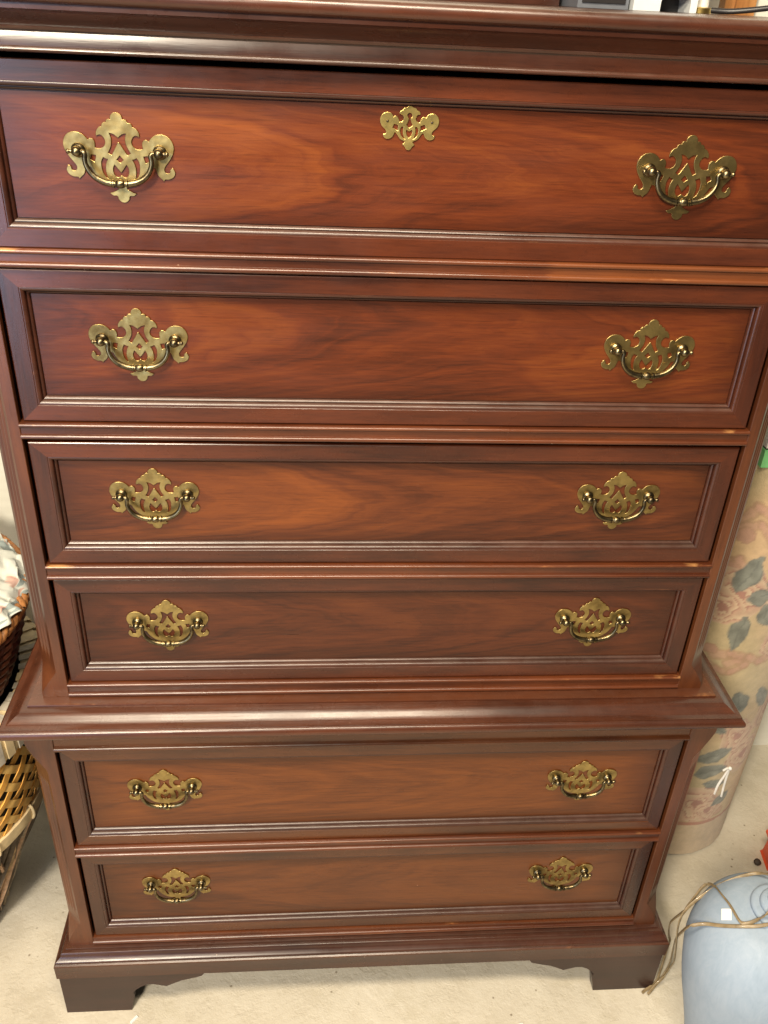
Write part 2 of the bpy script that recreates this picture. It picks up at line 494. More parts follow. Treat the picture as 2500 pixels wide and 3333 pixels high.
def post(name, side, W, y0, xin, z0, z1, stop_bot, stop_top, m, c=.0235, fl=(0, 0)):
    nz = 90; rows = []; nf = 25
    for k in range(nz + 1):
        z = z0 + (z1 - z0) * k / nz
        # chamfer amount
        cc = c
        if z < stop_bot[1]:
            q = max(0, min(1, (z - stop_bot[0]) / (stop_bot[1] - stop_bot[0])))
            cc = c * q ** 1.25
        if z > stop_top[0]:
            q = max(0, min(1, (stop_top[1] - z) / (stop_top[1] - stop_top[0])))
            cc = c * q ** 1.25
        cc = max(cc, .0008)
        g = 0
        if fl[0] < z < fl[1]:
            g = min(1, (z - fl[0]) / .012, (fl[1] - z) / .012)
        row = [(side * (xin + .014), y0 + .058, z), (side * (xin + .014), y0 + .0085, z), (side * (xin + .0002), y0 + .0085, z), (side * xin, y0 + .0006, z), (side * (xin + .0006), y0, z)]
        d = Vector((1, 1)).normalized()
        for j in range(nf + 1):
            s = j / nf
            x = W - cc + cc * s; y = y0 + cc * s
            dep = 0
            # three flutes between s = .14 and .86
            fs = (s - .14) / .72 * 3
            if 0 < fs < 3:
                ph = fs % 1
                dep = g * .0021 * max(0, 1 - abs((ph - .5) / .36) ** 2)
            row.append((side * (x - dep * d.x), y + dep * d.y, z))
        row.append((side * W, y0 + .058, z))
        rows.append(row)
    b = MB(); b.grid(rows, caps=True)
    return b.obj(name, m, chest, (0, 0, 0), 28)


for s in (-1, 1):
    post('corner_post', s, WU, 0, SU, .6655, 1.4494, (.670, .708), (1.405, 1.44), M['post'], fl=(.728, 1.39))
for s in (-1, 1):
    post('corner_post', s, WL, YL, SL, .1535, .6315, (.166, .212), (.555, .612), M['post'], fl=(.232, .532))

# --- dividers between the drawers (two beads and a flat)


def divider(z0, z1, y0, half, m, base=False):
    h = z1 - z0
    pr = [(y0 + .05, z1), (y0 + .004, z1)]
    pr += [(y0 + .0005 - .0030 * math.cos(R(a)), z1 - .0026 + .0026 * math.sin(R(a))) for a in (80, 55, 30, 0, -30, -60)]
    pr += [(y0 + .0015, z1 - .0056), (y0 + .0015, z0 + .0066)]
    pr += [(y0 + .0005 - .0030 * math.cos(R(a)), z0 + .0032 + .0030 * math.sin(R(a))) for a in (70, 40, 10, -20, -50, -80)]
    pr += [(y0 + .004, z0), (y0 + .05, z0)]
    return bar('drawer_divider', pr, -half, half, m, chest, 40, (3, 4, 11), 44)


divider(1.251, 1.2705, 0, SU, M['bead_patch'])
divider(1.0555, 1.0755, 0, SU, M['bead'])
divider(.8600, .8815, 0, SU, M['bead'])
divider(.6655, .6880, 0, SU, M['bead'])
divider(.3710, .3925, YL, SL, M['bead'])
# top rail of the lower case: plain frieze with one bead
pr = [(YL + .05, .632), (YL + .002, .632), (YL + .002, .600)] + [(YL + .001 - .0035 * math.cos(R(a)), .5955 + .0036 * math.sin(R(a))) for a in (85, 50, 20, -10, -40, -80)] + [(YL + .05, .5915)]
bar('frieze_rail', pr, -SL, SL, M['rail_low'], chest, 40)
pr = [(YL + .05, .172), (YL + .001, .172), (YL + .001, .165)] + [(YL - .0035 * math.cos(R(a)), .1615 + .0036 * math.sin(R(a))) for a in (80, 40, 0, -40, -80)] + [(YL + .05, .1562)]
bar('bottom_rail', pr, -SL, SL, M['bead'], chest, 40, (1, 5))

# --- waist moulding
waist = [(-.03, .6652), (.0160, .6652), (.0165, .6640), (.0165, .6622), (.0185, .6622)]
waist += smooth_path([(.0185, .6622), (.0235, .6612), (.030, .6580), (.036, .6538), (.0415, .6510), (.0468, .6500)], 4)[1:]
waist += [(.0462, .6482), (.0480, .6474)]
waist += arc(.0468, .6403, .0052, 78, -80, 8, .0070) + [(.040, .6328), (.022, .6320)]
sweep3('waist_molding', waist, WU, 0, YB, M['waist'], chest, 32, (1, 4 + 5 * 4 + 0,))

# --- base moulding and bracket feet
basep = [(-.01, .1560), (.003, .1558), (.0052, .1550), (.0058, .1536), (.0050, .1524), (.0078, .1522)]
basep += smooth_path([(.0078, .1522), (.0105, .1518), (.0125, .1495), (.0145, .1450), (.0180, .1415), (.0205, .1395), (.0212, .1370)], 4)[1:]
basep += [(.0205, .1355), (.0232, .1342), (.0238, .1325), (.0234, .1305), (.0232, .1015), (.0060, .1010)]
sweep3('base_molding', basep, WL, YL, YB, M['base'], chest, 32, (len(basep) - 5, len(basep) - 4))
b = MB(); b.box(-WL + .01, WL - .01, YL + .02, YB - .01, .108, .118); b.obj('bottom_board', M['inside'], chest)

# bracket foot outline, inner side profile (x from the corner inwards, z)
FW = WL + .0205
scal = [(.1075, 0), (.1110, .020), (.1150, .036), (.1158, .0435), (.1140, .0500), (.1190, .0575), (.1290, .0665), (.1390, .0720), (.1500, .0722), (.1605, .0685), (.1705, .0650), (.1770, .0690), (.1950, .0790), (.2190, .0860), (.2300, .0905), (.2345, .0970), (.2350, .1014)]


def foot(side):
    y0 = YL - .0205; th = .02
    out = [(0, .1014), (0, 0)] + scal
    # front board
    b = MB(); n = len(out)
    fr = [(side * (FW - x), y0, z) for x, z in out]; bk = [(side * (FW - x), y0 + th, z) for x, z in out]
    b.v = fr + bk
    b.f.append(tuple(range(n))); b.f.append(tuple(range(n, 2 * n))[::-1])
    for i in range(n):
        j = (i + 1) % n; b.f.append((i, j, n + j, n + i))
    # side board
    m = len(b.v)
    out2 = [(th + .0004, .1014), (th + .0004, 0)] + [(x, z) for x, z in scal]
    sd = [(side * FW, y0 + x, z) for x, z in out2]; sb = [(side * (FW - th), y0 + x, z) for x, z in out2]
    b.v += sd + sb; n2 = len(out2)
    b.f.append(tuple(m + i for i in range(n2))); b.f.append(tuple(m + n2 + i for i in range(n2))[::-1])
    for i in range(n2):
        j = (i + 1) % n2; b.f.append((m + i, m + j, m + n2 + j, m + n2 + i))
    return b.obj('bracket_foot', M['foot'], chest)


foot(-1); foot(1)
for s in (-1, 1):      # rear feet
    b = MB(); b.box(s * (FW - .02) if s > 0 else -FW, FW if s > 0 else -FW + .02, YB - .11, YB, 0, .1014)
    b.obj('rear_foot', M['foot'], chest)

# ------------------------------------------------------------------ hardware outlines (millimetres, right half)
H_OUT = [(0, 29.6), (2.6, 29.0), (4.8, 27.2), (5.6, 24.8), (5.3, 23.2), (7.9, 23.6), (9.6, 22.4), (10.0, 20.9), (12.6, 20.4), (14.3, 18.6), (14.5, 17.0),
         (17.0, 16.2), (19.3, 13.8), (20.6, 11.0), (20.6, 8.6), (17.2, 9.6), (14.4, 8.0), (12.6, 4.6), (12.8, .8), (15.2, -2.2), (19.0, -3.6), (23.6, -3.0),
         (23.2, .2), (23.4, 3.2), (25.2, 5.4), (27.6, 5.6), (29.6, 4.0), (30.6, 5.6), (33.4, 8.4), (37.4, 10.6), (42.4, 11.1), (47.2, 9.8), (51.0, 6.4), (53.0, 1.6), (53.0, -2.8),
         (51.2, -7.8), (47.8, -13.0), (44.4, -17.2), (42.5, -20.6), (43.0, -23.6), (45.4, -25.1), (48.3, -24.0), (48.8, -21.2), (50.8, -19.8), (52.9, -23.6), (51.4, -27.8), (47.0, -30.2), (42.8, -30.4),
         (41.5, -32.0), (40.0, -30.4), (36.6, -27.2), (35.0, -22.6), (34.0, -19.4), (29.4, -20.4), (26.6, -25.4), (22.4, -31.0), (17.0, -35.2), (11.0, -37.6), (4.4, -38.8), (3.6, -41.4),
         (6.0, -42.6), (9.4, -44.4), (12.6, -45.4), (10.0, -47.4), (7.0, -47.4), (5.4, -48.6), (5.2, -50.6), (2.8, -53.2), (0, -54.0)]
H_HOLES = [
    [(0, 7.4), (2.2, 9.2), (4.6, 10.7), (8.8, 11.6), (7.3, 7.8), (7.0, 3.6), (8.1, -1.2), (11.4, -7.2), (7.7, -9.5), (4.8, -5.0), (2.2, -.6), (0, 2.8)],
    [(0, -8.8), (3.9, -13.4), (0, -16.6)],
    [(0, -25.0), (3.2, -21.0), (5.8, -17.4), (7.6, -20.6), (8.0, -24.4), (6.6, -28.4), (4.4, -30.2), (2.0, -29.8), (0, -28.3)],
]
H_SIDE = [
    [(11.4, -12.8), (13.6, -12.4), (16.4, -11.0), (18.6, -15.2), (19.0, -20.0), (18.0, -26.0), (15.8, -30.0), (12.8, -31.8), (14.2, -27.0), (14.5, -22.0), (13.6, -17.0)],
    [(22.8, -9.4), (27.8, -8.8), (29.4, -13.6), (24.8, -16.4), (23.6, -13.0)],
]
E_OUT = [(0, 16.5), (1.8, 16.1), (3.0, 15.0), (5.4, 14.6), (6.6, 12.6), (8.6, 11.6), (9.8, 9.6), (9.6, 8.8), (7.6, 8.6), (5.8, 6.2), (5.6, 3.4), (7.2, 1.0), (9.6, .4), (11.0, 3.8), (12.4, 6.0),
         (14.4, 6.2), (15.2, 4.8), (17.4, 8.4), (21.2, 9.8), (25.0, 8.6), (27.4, 5.2), (27.9, 1.0), (26.2, -3.6), (22.8, -7.0), (21.6, -10.0), (22.6, -11.8), (24.6, -12.2), (24.2, -14.4), (22.0, -16.2), (18.6, -16.2),
         (15.6, -13.6), (13.9, -8.8), (11.2, -11.6), (8.4, -16.0), (4.2, -18.2), (3.4, -19.4), (5.6, -22.0), (3.6, -23.6), (2.0, -26.4), (0, -27.2)]
E_HOLES = [
    [(0, 10.4), (1.6, 9.8), (2.6, 8.0), (2.4, 6.0), (1.2, 4.4), (2.0, .6), (3.2, -2.2), (0, -5.4)],
    [(0, -8.0), (2.8, -6.2), (3.2, -9.0), (2.2, -12.8), (0, -15.4)],
]
E_SIDE = [
    [(5.2, -3.6), (7.6, -3.4), (9.0, -7.0), (8.2, -12.0), (5.4, -15.8), (3.2, -16.6), (5.4, -12.0), (5.8, -7.6)],
    [(10.4, -2.4), (14.8, -.8), (16.4, -5.4), (10.8, -8.4)],
]


def corner_smooth(pts, sub=3):
    """Catmull-Rom but keep sharp corners"""
    n = len(pts); out = []
    P = [np.array(p, float) for p in pts]
    sharp = []
    for i in range(n):
        a = P[i] - P[i - 1]; c = P[(i + 1) % n] - P[i]
        ca = np.dot(a, c) / (np.linalg.norm(a) * np.linalg.norm(c) + 1e-9)
        sharp.append(ca < .35)
    for i in range(n):
        p1, p2 = P[i], P[(i + 1) % n]
        p0 = P[i - 1] if not sharp[i] else p1 - (p2 - p1)
        p3 = P[(i + 2) % n] if not sharp[(i + 1) % n] else p2 + (p2 - p1)
        for k in range(sub):
            t = k / sub
            out.append(0.5 * (2 * p1 + (p2 - p0) * t + (2 * p0 - 5 * p1 + 4 * p2 - p3) * t * t + (3 * p1 - p0 - 3 * p2 + p3) * t ** 3))
    return out


def plate_mesh(name, out, holes, sides, thick, scale=.992, circles=()):
    cu = bpy.data.curves.new(name, 'CURVE'); cu.dimensions = '2D'; cu.fill_mode = 'BOTH'
    cu.extrude = thick / 2 - .0003; cu.bevel_depth = .0003; cu.bevel_resolution = 1

    def spline(pts):
        pts = corner_smooth(pts)
        s = cu.splines.new('POLY'); s.points.add(len(pts) - 1); s.use_cyclic_u = True
        for q, p in zip(s.points, pts): q.co = (p[0] * .001 * scale, p[1] * .001 * scale, 0, 1)
    full = lambda h: h + [(-x, z) for x, z in h[::-1] if x > 0]
    spline(full(out))
    for h in holes: spline(full(h))
    for h in sides:
        spline(h); spline([(-x, z) for x, z in h])
    for (cx, cz, r) in circles:
        spline([(cx + r * math.cos(2 * PI * k / 10), cz + r * math.sin(2 * PI * k / 10)) for k in range(10)])
    o = bpy.data.objects.new('tmp', cu); C.objects.link(o)
    dg = bpy.context.evaluated_depsgraph_get(); dg.update()
    me = bpy.data.meshes.new_from_object(o.evaluated_get(dg))
    bpy.data.objects.remove(o); bpy.data.curves.remove(cu)
    me.name = name
    me.transform(Matrix.Rotation(R(90), 4, 'X'))
    return me


me_plate = plate_mesh('backplate', H_OUT, H_HOLES, H_SIDE, .0012)
# belly the plate a little: edges pressed to the wood, slight crown
me_plate.materials.append(M['brass'])
me_esc = plate_mesh('escutcheon', E_OUT, E_HOLES, E_SIDE, .0012, .97)
me_esc.materials.append(M['brass_bright'])
PX = .0392             # half spacing of the posts
PD = .0085              # how far the ball stands off the panel


def build_post():
    b = MB()
    b.lathe([(0, 0), (.0066, 0), (.0070, -.0010), (.0064, -.0022), (.0050, -.0030), (.0040, -.0042), (.0038, -.0048)] + [(.0050 * math.sin(R(a)), -PD - .0050 * math.cos(R(a))) for a in range(130, -1, -13)], 16, 'y')
    return b


pb = build_post()
me_post_l = None


def post_obj(side):
    b = MB(); b.v = list(pb.v); b.f = list(pb.f)
    # small finial on the outer side of the ball
    b.lathe([(.0019, side * .0040), (.0017, side * .0062), (.0024, side * .0072), (.0026, side * .0082), (.0019, side * .0094), (.0001, side * .0099)], 10, 'x', (0, -PD, 0))
    # the pin of the bail on the inner side
    b.lathe([(.0021, -side * .0040), (.0021, -side * .0062), (.0001, -side * .0063)], 10, 'x', (0, -PD, 0))
    return b


def bail_obj():
    x0 = PX - .0052
    half = [(x0 + .0016, -PD, 0), (x0 - .0010, -PD - .0002, -.0002), (x0 - .0026, -PD - .0004, -.0024), (x0 - .0020, -PD - .0006, -.0068), (x0 - .0026, -PD - .0010, -.0116), (x0 - .0056, -PD - .0014, -.0180), (x0 - .0110, -PD - .0016, -.0234), (x0 - .0180, -PD - .0016, -.0268), (x0 - .0232, -PD - .0016, -.0280), (x0 - .0262, -PD - .0016, -.0284), (0, -PD - .0016, -.0285)]
    pts = half + [(-x, y, z) for x, y, z in half[:-1][::-1]]
    sp = smooth_path(pts, 4)
    # resample the middle finely so that the turned beads are part of the rod
    midz = -.0285; midy = -PD - .0016
    left = [p for p in sp[:len(sp) // 2] if p[0] > .0092]
    mid = [(x, midy, midz) for x in np.linspace(.0088, -.0088, 45)]
    sp = left + mid + [(-x, y, z) for x, y, z in left[::-1]]
    rad = []
    for p in sp:
        ax = abs(p[0]); a = ax / x0
        r = .0020 + .0017 * (1 - min(1, a)) ** .45
        if ax < .0078: r = .0027
        if .0058 <= ax <= .0074: r = .0042
        if ax < .0042: r = .0024 + .0021 * math.sqrt(max(0, 1 - (ax / .0042) ** 2))
        rad.append(r)
    b = MB(); b.tube(sp, rad, 12)
    return b


# prototypes are made for the first handle and copied afterwards (mesh data shared)
proto = {}


def add_handle(parent, x, yp, z, tilt=0.0):
    """x, z relative to the parent; yp = panel face"""
    if not proto:
        proto['post-1'] = post_obj(-1).obj('post', M['brass_dark'], parent, smooth=50).data
        proto['post1'] = post_obj(1).obj('post', M['brass_dark'], parent, smooth=50).data
        proto['bail'] = bail_obj().obj('bail', M['brass_dark'], parent, smooth=60).data
        for o in [o for o in C.objects if o.parent == parent and o.data in proto.values()]: bpy.data.objects.remove(o)

    def put(name, me, loc, rx=0):
        o = bpy.data.objects.new(name, me); C.objects.link(o); o.parent = parent; o.location = loc
        o.rotation_euler.x = rx
        return o
    put('backplate', me_plate, (x, yp - .0011, z + .0054))
    put('post', proto['post-1'], (x - PX, yp - .0017, z))
    put('post', proto['post1'], (x + PX, yp - .0017, z))
    put('bail', proto['bail'], (x, yp - .0017, z), 0)


# ------------------------------------------------------------------ drawers
FWD = .0195     # width of the face frame
STK = .0088     # width of the sticking
REC = .0092     # depth of the panel below the frame


def ring_side(k, hw, hh, prof):
    """rows for side k (0 bottom, 1 right, 2 top, 3 left) of a mitred frame; prof (inset, depth)"""
    cs = [(-1, -1), (1, -1), (1, 1), (-1, 1)]
    a, c = cs[k], cs[(k + 1) % 4]
    return [[(q[0] * (hw - i), d, q[1] * (hh - i)) for i, d in prof] for q in (a, c)]


def drawer(zb, zt, hw, yf, panel_mat, mr, ms, handles, escut=None, lbl=None):
    zc = (zb + zt) / 2; hh = (zt - zb) / 2
    core = MB(); core.box(-hw + .003, hw - .003, REC + .0036, .40, -hh + .003, hh - .003)
    d = core.obj('drawer', M['inside'], chest, (0, yf, zc))
    if lbl: d['label'] = lbl
    prof = [(.0, REC + .0034), (.0, .0016), (.0004, .0006), (.0014, 0), (FWD - .0004, 0), (FWD, .0004), (FWD, REC + .0034)]
    for k in range(4):
        b = MB(); b.grid(ring_side(k, hw, hh, prof), caps=True)
        b.obj('rail' if k in (0, 2) else 'stile', mr if k in (0, 2) else ms, d, (0, 0, 0), 30)
    st = [(FWD + .0001, .0006)] + [(FWD + .0004 + .0042 * math.sin(R(a)), .0005 + .0040 * (1 - math.cos(R(a)))) for a in (0, 15, 30, 45, 60, 75, 88)]
    st += [(FWD + .0047, .0074), (FWD + .0054, .0074), (FWD + .0058, .0060), (FWD + .0068, .0066), (FWD + .0079, .0082), (FWD + .0082, REC + .0018), (FWD + STK, REC + .0018), (FWD + STK + .0004, REC - .0002)]
    b = MB(); col = []
    for k in range(4):
        b.grid(ring_side(k, hw, hh, st))
        for e in range(2): col += [(1 if j in (0, 1) and k == 0 else (.5 if j < 2 else 0), 0, 0, 1) for j in range(len(st))]
    b.obj('panel_molding', M['sticking'], d, (0, 0, 0), 32, col)
    i = FWD + STK + .0001
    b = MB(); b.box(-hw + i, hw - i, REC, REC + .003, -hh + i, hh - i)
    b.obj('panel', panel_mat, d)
    for (x, z) in handles: add_handle(d, x - CX, REC, z - zc)
    if escut:
        o = bpy.data.objects.new('escutcheon', me_esc); C.objects.link(o); o.parent = d; o.location = (escut[0] - CX, REC - .0011, escut[1] - zc); o.scale = (1.07, 1, .94)
        for s in (-1, 1):
            b = MB(); b.lathe([(.0001, -.0022), (.0009, -.0019), (.0013, -.0012), (.0013, 0)], 8, 'y')
            b.obj('pin', M['iron'], d, (escut[0] - CX + s * .0221, REC - .0011, escut[1] - zc + .0012), 50)
    return d


HU, HL = .4237, .4470
up = ((-.2843, .2898))
lo = ((-.3067, .3121))
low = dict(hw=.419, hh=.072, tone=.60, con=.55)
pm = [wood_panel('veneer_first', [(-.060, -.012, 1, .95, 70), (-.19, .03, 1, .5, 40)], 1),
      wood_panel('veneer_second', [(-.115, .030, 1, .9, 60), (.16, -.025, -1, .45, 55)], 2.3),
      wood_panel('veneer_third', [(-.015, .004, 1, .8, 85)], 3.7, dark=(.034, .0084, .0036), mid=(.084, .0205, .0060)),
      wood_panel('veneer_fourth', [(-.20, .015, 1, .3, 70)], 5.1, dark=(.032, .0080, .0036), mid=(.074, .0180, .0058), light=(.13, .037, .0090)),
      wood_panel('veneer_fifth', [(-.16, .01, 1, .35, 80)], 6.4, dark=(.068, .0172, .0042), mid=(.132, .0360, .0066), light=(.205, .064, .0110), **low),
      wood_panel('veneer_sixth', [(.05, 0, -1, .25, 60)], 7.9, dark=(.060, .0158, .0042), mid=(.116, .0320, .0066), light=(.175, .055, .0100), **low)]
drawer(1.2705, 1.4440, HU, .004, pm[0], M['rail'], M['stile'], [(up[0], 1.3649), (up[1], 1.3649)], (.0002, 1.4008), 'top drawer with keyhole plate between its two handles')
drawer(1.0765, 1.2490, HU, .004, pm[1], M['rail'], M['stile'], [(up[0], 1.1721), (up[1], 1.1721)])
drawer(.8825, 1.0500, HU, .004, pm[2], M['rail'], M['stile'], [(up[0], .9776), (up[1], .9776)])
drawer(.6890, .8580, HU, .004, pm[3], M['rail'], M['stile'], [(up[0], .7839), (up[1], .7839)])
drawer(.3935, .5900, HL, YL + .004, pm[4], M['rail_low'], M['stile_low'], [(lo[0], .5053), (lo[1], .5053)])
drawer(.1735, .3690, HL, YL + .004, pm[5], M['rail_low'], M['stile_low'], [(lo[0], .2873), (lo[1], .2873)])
#PART2
# ------------------------------------------------------------------ rolled rug standing right of the chest
RC = (.662, .372); RR = .148; RH = .905
rug = empty('rolled_rug', (RC[0], RC[1], 0), 'rolled cream rug with roses and grey leaves, standing behind the chest', 'rug')


def vnoise(p, s): return mnoise.noise(Vector(p) * s)


RUG_G = np.array((.51, .41, .245)); RUG_P = np.array((.50, .30, .215)); RUG_P2 = np.array((.38, .20, .15)); RUG_L = np.array((.215, .222, .185)); RUG_L2 = np.array((.125, .132, .115)); RUG_S = np.array((.42, .265, .165)); RUG_C = np.array((.66, .58, .38))
leaves = [((-98, .735), (-108, .670), .017), ((-98, .612), (-97, .548), .015), ((-85.5, .640), (-79, .600), .016), ((-97, .655), (-84, .668), .014), ((-88, .690), (-76, .720), .014), ((-83, .442), (-78, .392), .018), ((-63, .440), (-52, .385), .013),
          ((-76, .298), (-101, .272), .014), ((-76, .252), (-98, .238), .015), ((-70, .205), (-88, .212), .011), ((-63, .166), (-74, .140), .013), ((-112, .330), (-100, .350), .013), ((-66, .620), (-52, .660), .015), ((-60, .800), (-70, .740), .016), ((-40, .5), (-30, .56), .016), ((-118, .46), (-108, .435), .012), ((-94, .370), (-84, .345), .011)]
roses = [((-106, .662), .040), ((-113, .635), .026), ((-88, .155), .036), ((-77, .132), .022), ((-58, .270), .032), ((-72, .330), .030), ((-60, .56), .034), ((-97, .880), .02), ((-46, .70), .04), ((-40, .36), .035), ((-120, .19), .03)]
ovals = [((-112, .776), .013), ((-114.5, .712), .012), ((-113, .541), .012), ((-70, .79), .012), ((-100, .43), .010)]
scrolls = [[(-118, .80), (-108, .832), (-98, .820), (-90, .790), (-84, .80)], [(-118, .785), (-104, .80), (-94, .770), (-88, .745)], [(-118, .516), (-106, .500), (-95, .498), (-88, .512), (-92, .526), (-99, .518)], [(-110, .530), (-98, .540), (-86, .530), (-76, .515), (-66, .525)], [(-78, .355), (-88, .385), (-98, .40), (-108, .39)], [(-118, .72), (-112, .73), (-107, .712)], [(-105, .11), (-90, .118), (-76, .112), (-64, .118)]]
KD = RR * PI / 180


def seg_d(p, a, c):
    ab = c - a; t = max(0, min(1, np.dot(p - a, ab) / (np.dot(ab, ab) + 1e-12)))
    return np.linalg.norm(p - a - ab * t), t


def rug_color(th, z):
    s = th * KD
    w1 = vnoise((s, z, .3), 26) + .5 * vnoise((s, z, .9), 80); w2 = vnoise((s, z, 5.3), 26) + .5 * vnoise((s, z, 7.9), 80)
    p = np.array((s + .006 * w1, z + .006 * w2))
    tone = 1 + .06 * vnoise((s, z, 9), 14) + .05 * vnoise((s, z, 2), 90)
    c = RUG_G.copy()
    c = c * (1 - .18 * max(0, vnoise((s, z, 11), 9))) + RUG_P * .18 * max(0, vnoise((s, z, 11), 9))
    # soft apricot clouds
    q = max(0, min(1, (vnoise((s, z, 21), 6) + .12) * 2.2)); c = c * (1 - .60 * q) + np.array((.60, .385, .22)) * .60 * q
    for path in scrolls:
        for a, b2 in zip(path[:-1], path[1:]):
            a_ = np.array((a[0] * KD, a[1])); b_ = np.array((b2[0] * KD, b2[1]))
            if abs(p[1] - (a_[1] + b_[1]) / 2) > .06: continue
            d, t = seg_d(p, a_, b_)
            if d < .012:
                k = .75 if d < .009 else .75 * (1 - (d - .009) / .003)
                cc = RUG_P if d < .006 else RUG_S
                c = c * (1 - k) + cc * k
    for (ct, cz), r in ovals:
        d = math.hypot((p[0] - ct * KD) / 1.15, p[1] - cz) / r
        if d < 1: c = RUG_S * .75 + RUG_P * .25 if d > .8 else RUG_P * .8 + RUG_S * .2
    for (ct, cz), r in roses:
        dx, dz = p[0] - ct * KD, p[1] - cz
        d = math.hypot(dx, dz) / (r * 1.4)
        if d > 1.15: continue
        a = math.atan2(dz, dx)
        edge = 1 + .10 * math.sin(5 * a + cz * 60)
        if d < edge:
            ring = (d * 3.1 + .32 * math.sin(3 * a + d * 5 + cz * 40)) % 1
            cc = RUG_P * (1 - ring * .55) + RUG_C * ring * .55
            if ring < .14: cc = RUG_P2 * .8 + RUG_P * .2
            if d < .25: cc = RUG_P2
            c = cc
    for a, b2, w in leaves:
        a_ = np.array((a[0] * KD, a[1])); b_ = np.array((b2[0] * KD, b2[1]))
        if abs(p[1] - (a_[1] + b_[1]) / 2) > .09: continue
        d, t = seg_d(p, a_, b_)
        ww = w * 1.3 * math.sin(PI * min(1, max(0, .08 + .90 * t))) ** .6
        if d < ww:
            lf = RUG_L * (.85 + .5 * (vnoise((s, z, 31), 55) + .3)); ke = min(1, (ww - d) / .004); c = c * (1 - ke) + lf * ke
            if d < .0014 or ww * .74 < d < ww * .86: c = RUG_L2 * .5 + c * .5
    # plain border at the end of the rug
    if z < .100: c = np.array((.52, .41, .285)) * (1 + .1 * vnoise((s, z, 40), 20))
    if abs(z - .098 - .002 * w1) < .0045: c = np.array((.40, .20, .14))
    return np.clip(c * tone, 0, 1)


def rug_mat():
    t = NT('rug_pile')
    at = t.n('ShaderNodeAttribute'); at.attribute_name = 'Col'
    n = t.noise(t.coords((1, 1, 1)), 600, 3, .7); n2 = t.noise(t.coords((1, 1, 1)), 60, 4, .6)
    c = t.mix(.5, at.outputs['Color'], t.ramp(n2, [(.3, .75), (.7, 1.15)]), 'MULTIPLY')
    t.l(c, t.b.inputs['Base Color'])
    t.b.inputs['Roughness'].default_value = .95; t.b.inputs['Specular IOR Level'].default_value = .1
    t.b.inputs['Sheen Weight'].default_value = .3
    t.bump(t.math('ADD', n, n2), .5, .003)
    return t.m


# the roll: a spiral sheet; the outer turn carries the printed side
rows = []; cols = []
nz = 300; th0, th1 = -150, 10; nth = 150
zs = np.linspace(0.004, RH, nz)
b = MB(); P_ = []
for i in range(nz):
    row = []
    for j in range(nth):
        th = th0 + (th1 - th0) * j / (nth - 1)
        rr = RR + .0022 * vnoise((math.cos(R(th)) * .5, math.sin(R(th)) * .5, zs[i]), 6)
        row.append((rr * math.cos(R(th)), rr * math.sin(R(th)), zs[i])); cols.append(tuple(rug_color(th, zs[i])) + (1,))
    P_.append(row)
b.grid(P_)
M['rug'] = rug_mat()
b.obj('pile', M['rug'], rug, col=cols).data.polygons.foreach_set('use_smooth', [True] * (len(b.f)))
rug_back = simple('rug_backing', (.50, .42, .30), .95, 0, .15, 200, .3)
b = MB(); rows = []
for k in range(0, 150):
    th = R(10 + 6.0 * k); rr = RR - .0005 - .0125 * (k * 6.0 / 360) * 1.0
    if rr < .03: break
    rows.append((th, rr))
P_ = [[(r_ * math.cos(t_), r_ * math.sin(t_), .003), (r_ * math.cos(t_), r_ * math.sin(t_), RH), ((r_ - .009) * math.cos(t_), (r_ - .009) * math.sin(t_), RH), ((r_ - .009) * math.cos(t_), (r_ - .009) * math.sin(t_), .003)] for t_, r_ in rows]
b.grid(P_, close_v=True, caps=True)
b.obj('rolled_backing', rug_back, rug, smooth=40)
cord_w = simple('white_string', (.85, .83, .78), .7)


def oncyl(th, z, off=.002): return ((RR + off) * math.cos(R(th)), (RR + off) * math.sin(R(th)), z)


for path in ([(-70, .247), (-73, .228), (-76, .205), (-76.5, .181)], [(-70, .247), (-70, .220), (-69.5, .195), (-68.5, .166)], [(-70, .247), (-73, .249), (-76, .245)]):
    b = MB(); b.tube(smooth_path([oncyl(a, z, .003) for a, z in path], 4), .0022, 6); b.obj('tie_string', cord_w, rug, smooth=60)
b = MB(); b.lathe([(.0001, -.004), (.003, -.003), (.0042, 0), (.003, .003), (.0001, .004)], 10, 'z', oncyl(-70, .247, .004)); b.obj('knot', cord_w, rug, smooth=60)

# ------------------------------------------------------------------ green carton on the rug
gm = simple('green_print', (.21, .62, .24), .45, 0, .06, 20)
wm_ = simple('white_card', (.80, .76, .72), .6, 0, .05, 20)
km = simple('black_print', (.02, .02, .02), .6)
carton = empty('carton', (.72, .365, RH), 'green and white carton lying on top of the rolled rug', 'carton')
b = MB(); b.box(-.125, .13, -.135, .13, 0, .030); b.obj('green_base', gm, carton)
b = MB(); b.box(-.1235, .1285, -.1335, .1285, .0325, .11); b.obj('lid', wm_, carton)
b = MB(); b.box(-.1238, .1288, -.1337, .1288, .0302, .0322); b.obj('seam', km, carton)
for (x0, x1, z0, z1) in ((-.0930, -.0905, .040, .056), (-.0905, -.082, .0535, .056), (-.0905, -.0845, .0465, .049)):
    b = MB(); b.box(x0, x1, -.1339, -.1334, z0, z1); b.obj('printed_stroke', km, carton)

# ------------------------------------------------------------------ blue lamp base with its cord
LC = (.600, -.150)
lamp = empty('table_lamp', (LC[0], LC[1], 0), 'pale blue ceramic lamp base with a gold cord looped over it', 'lamp')


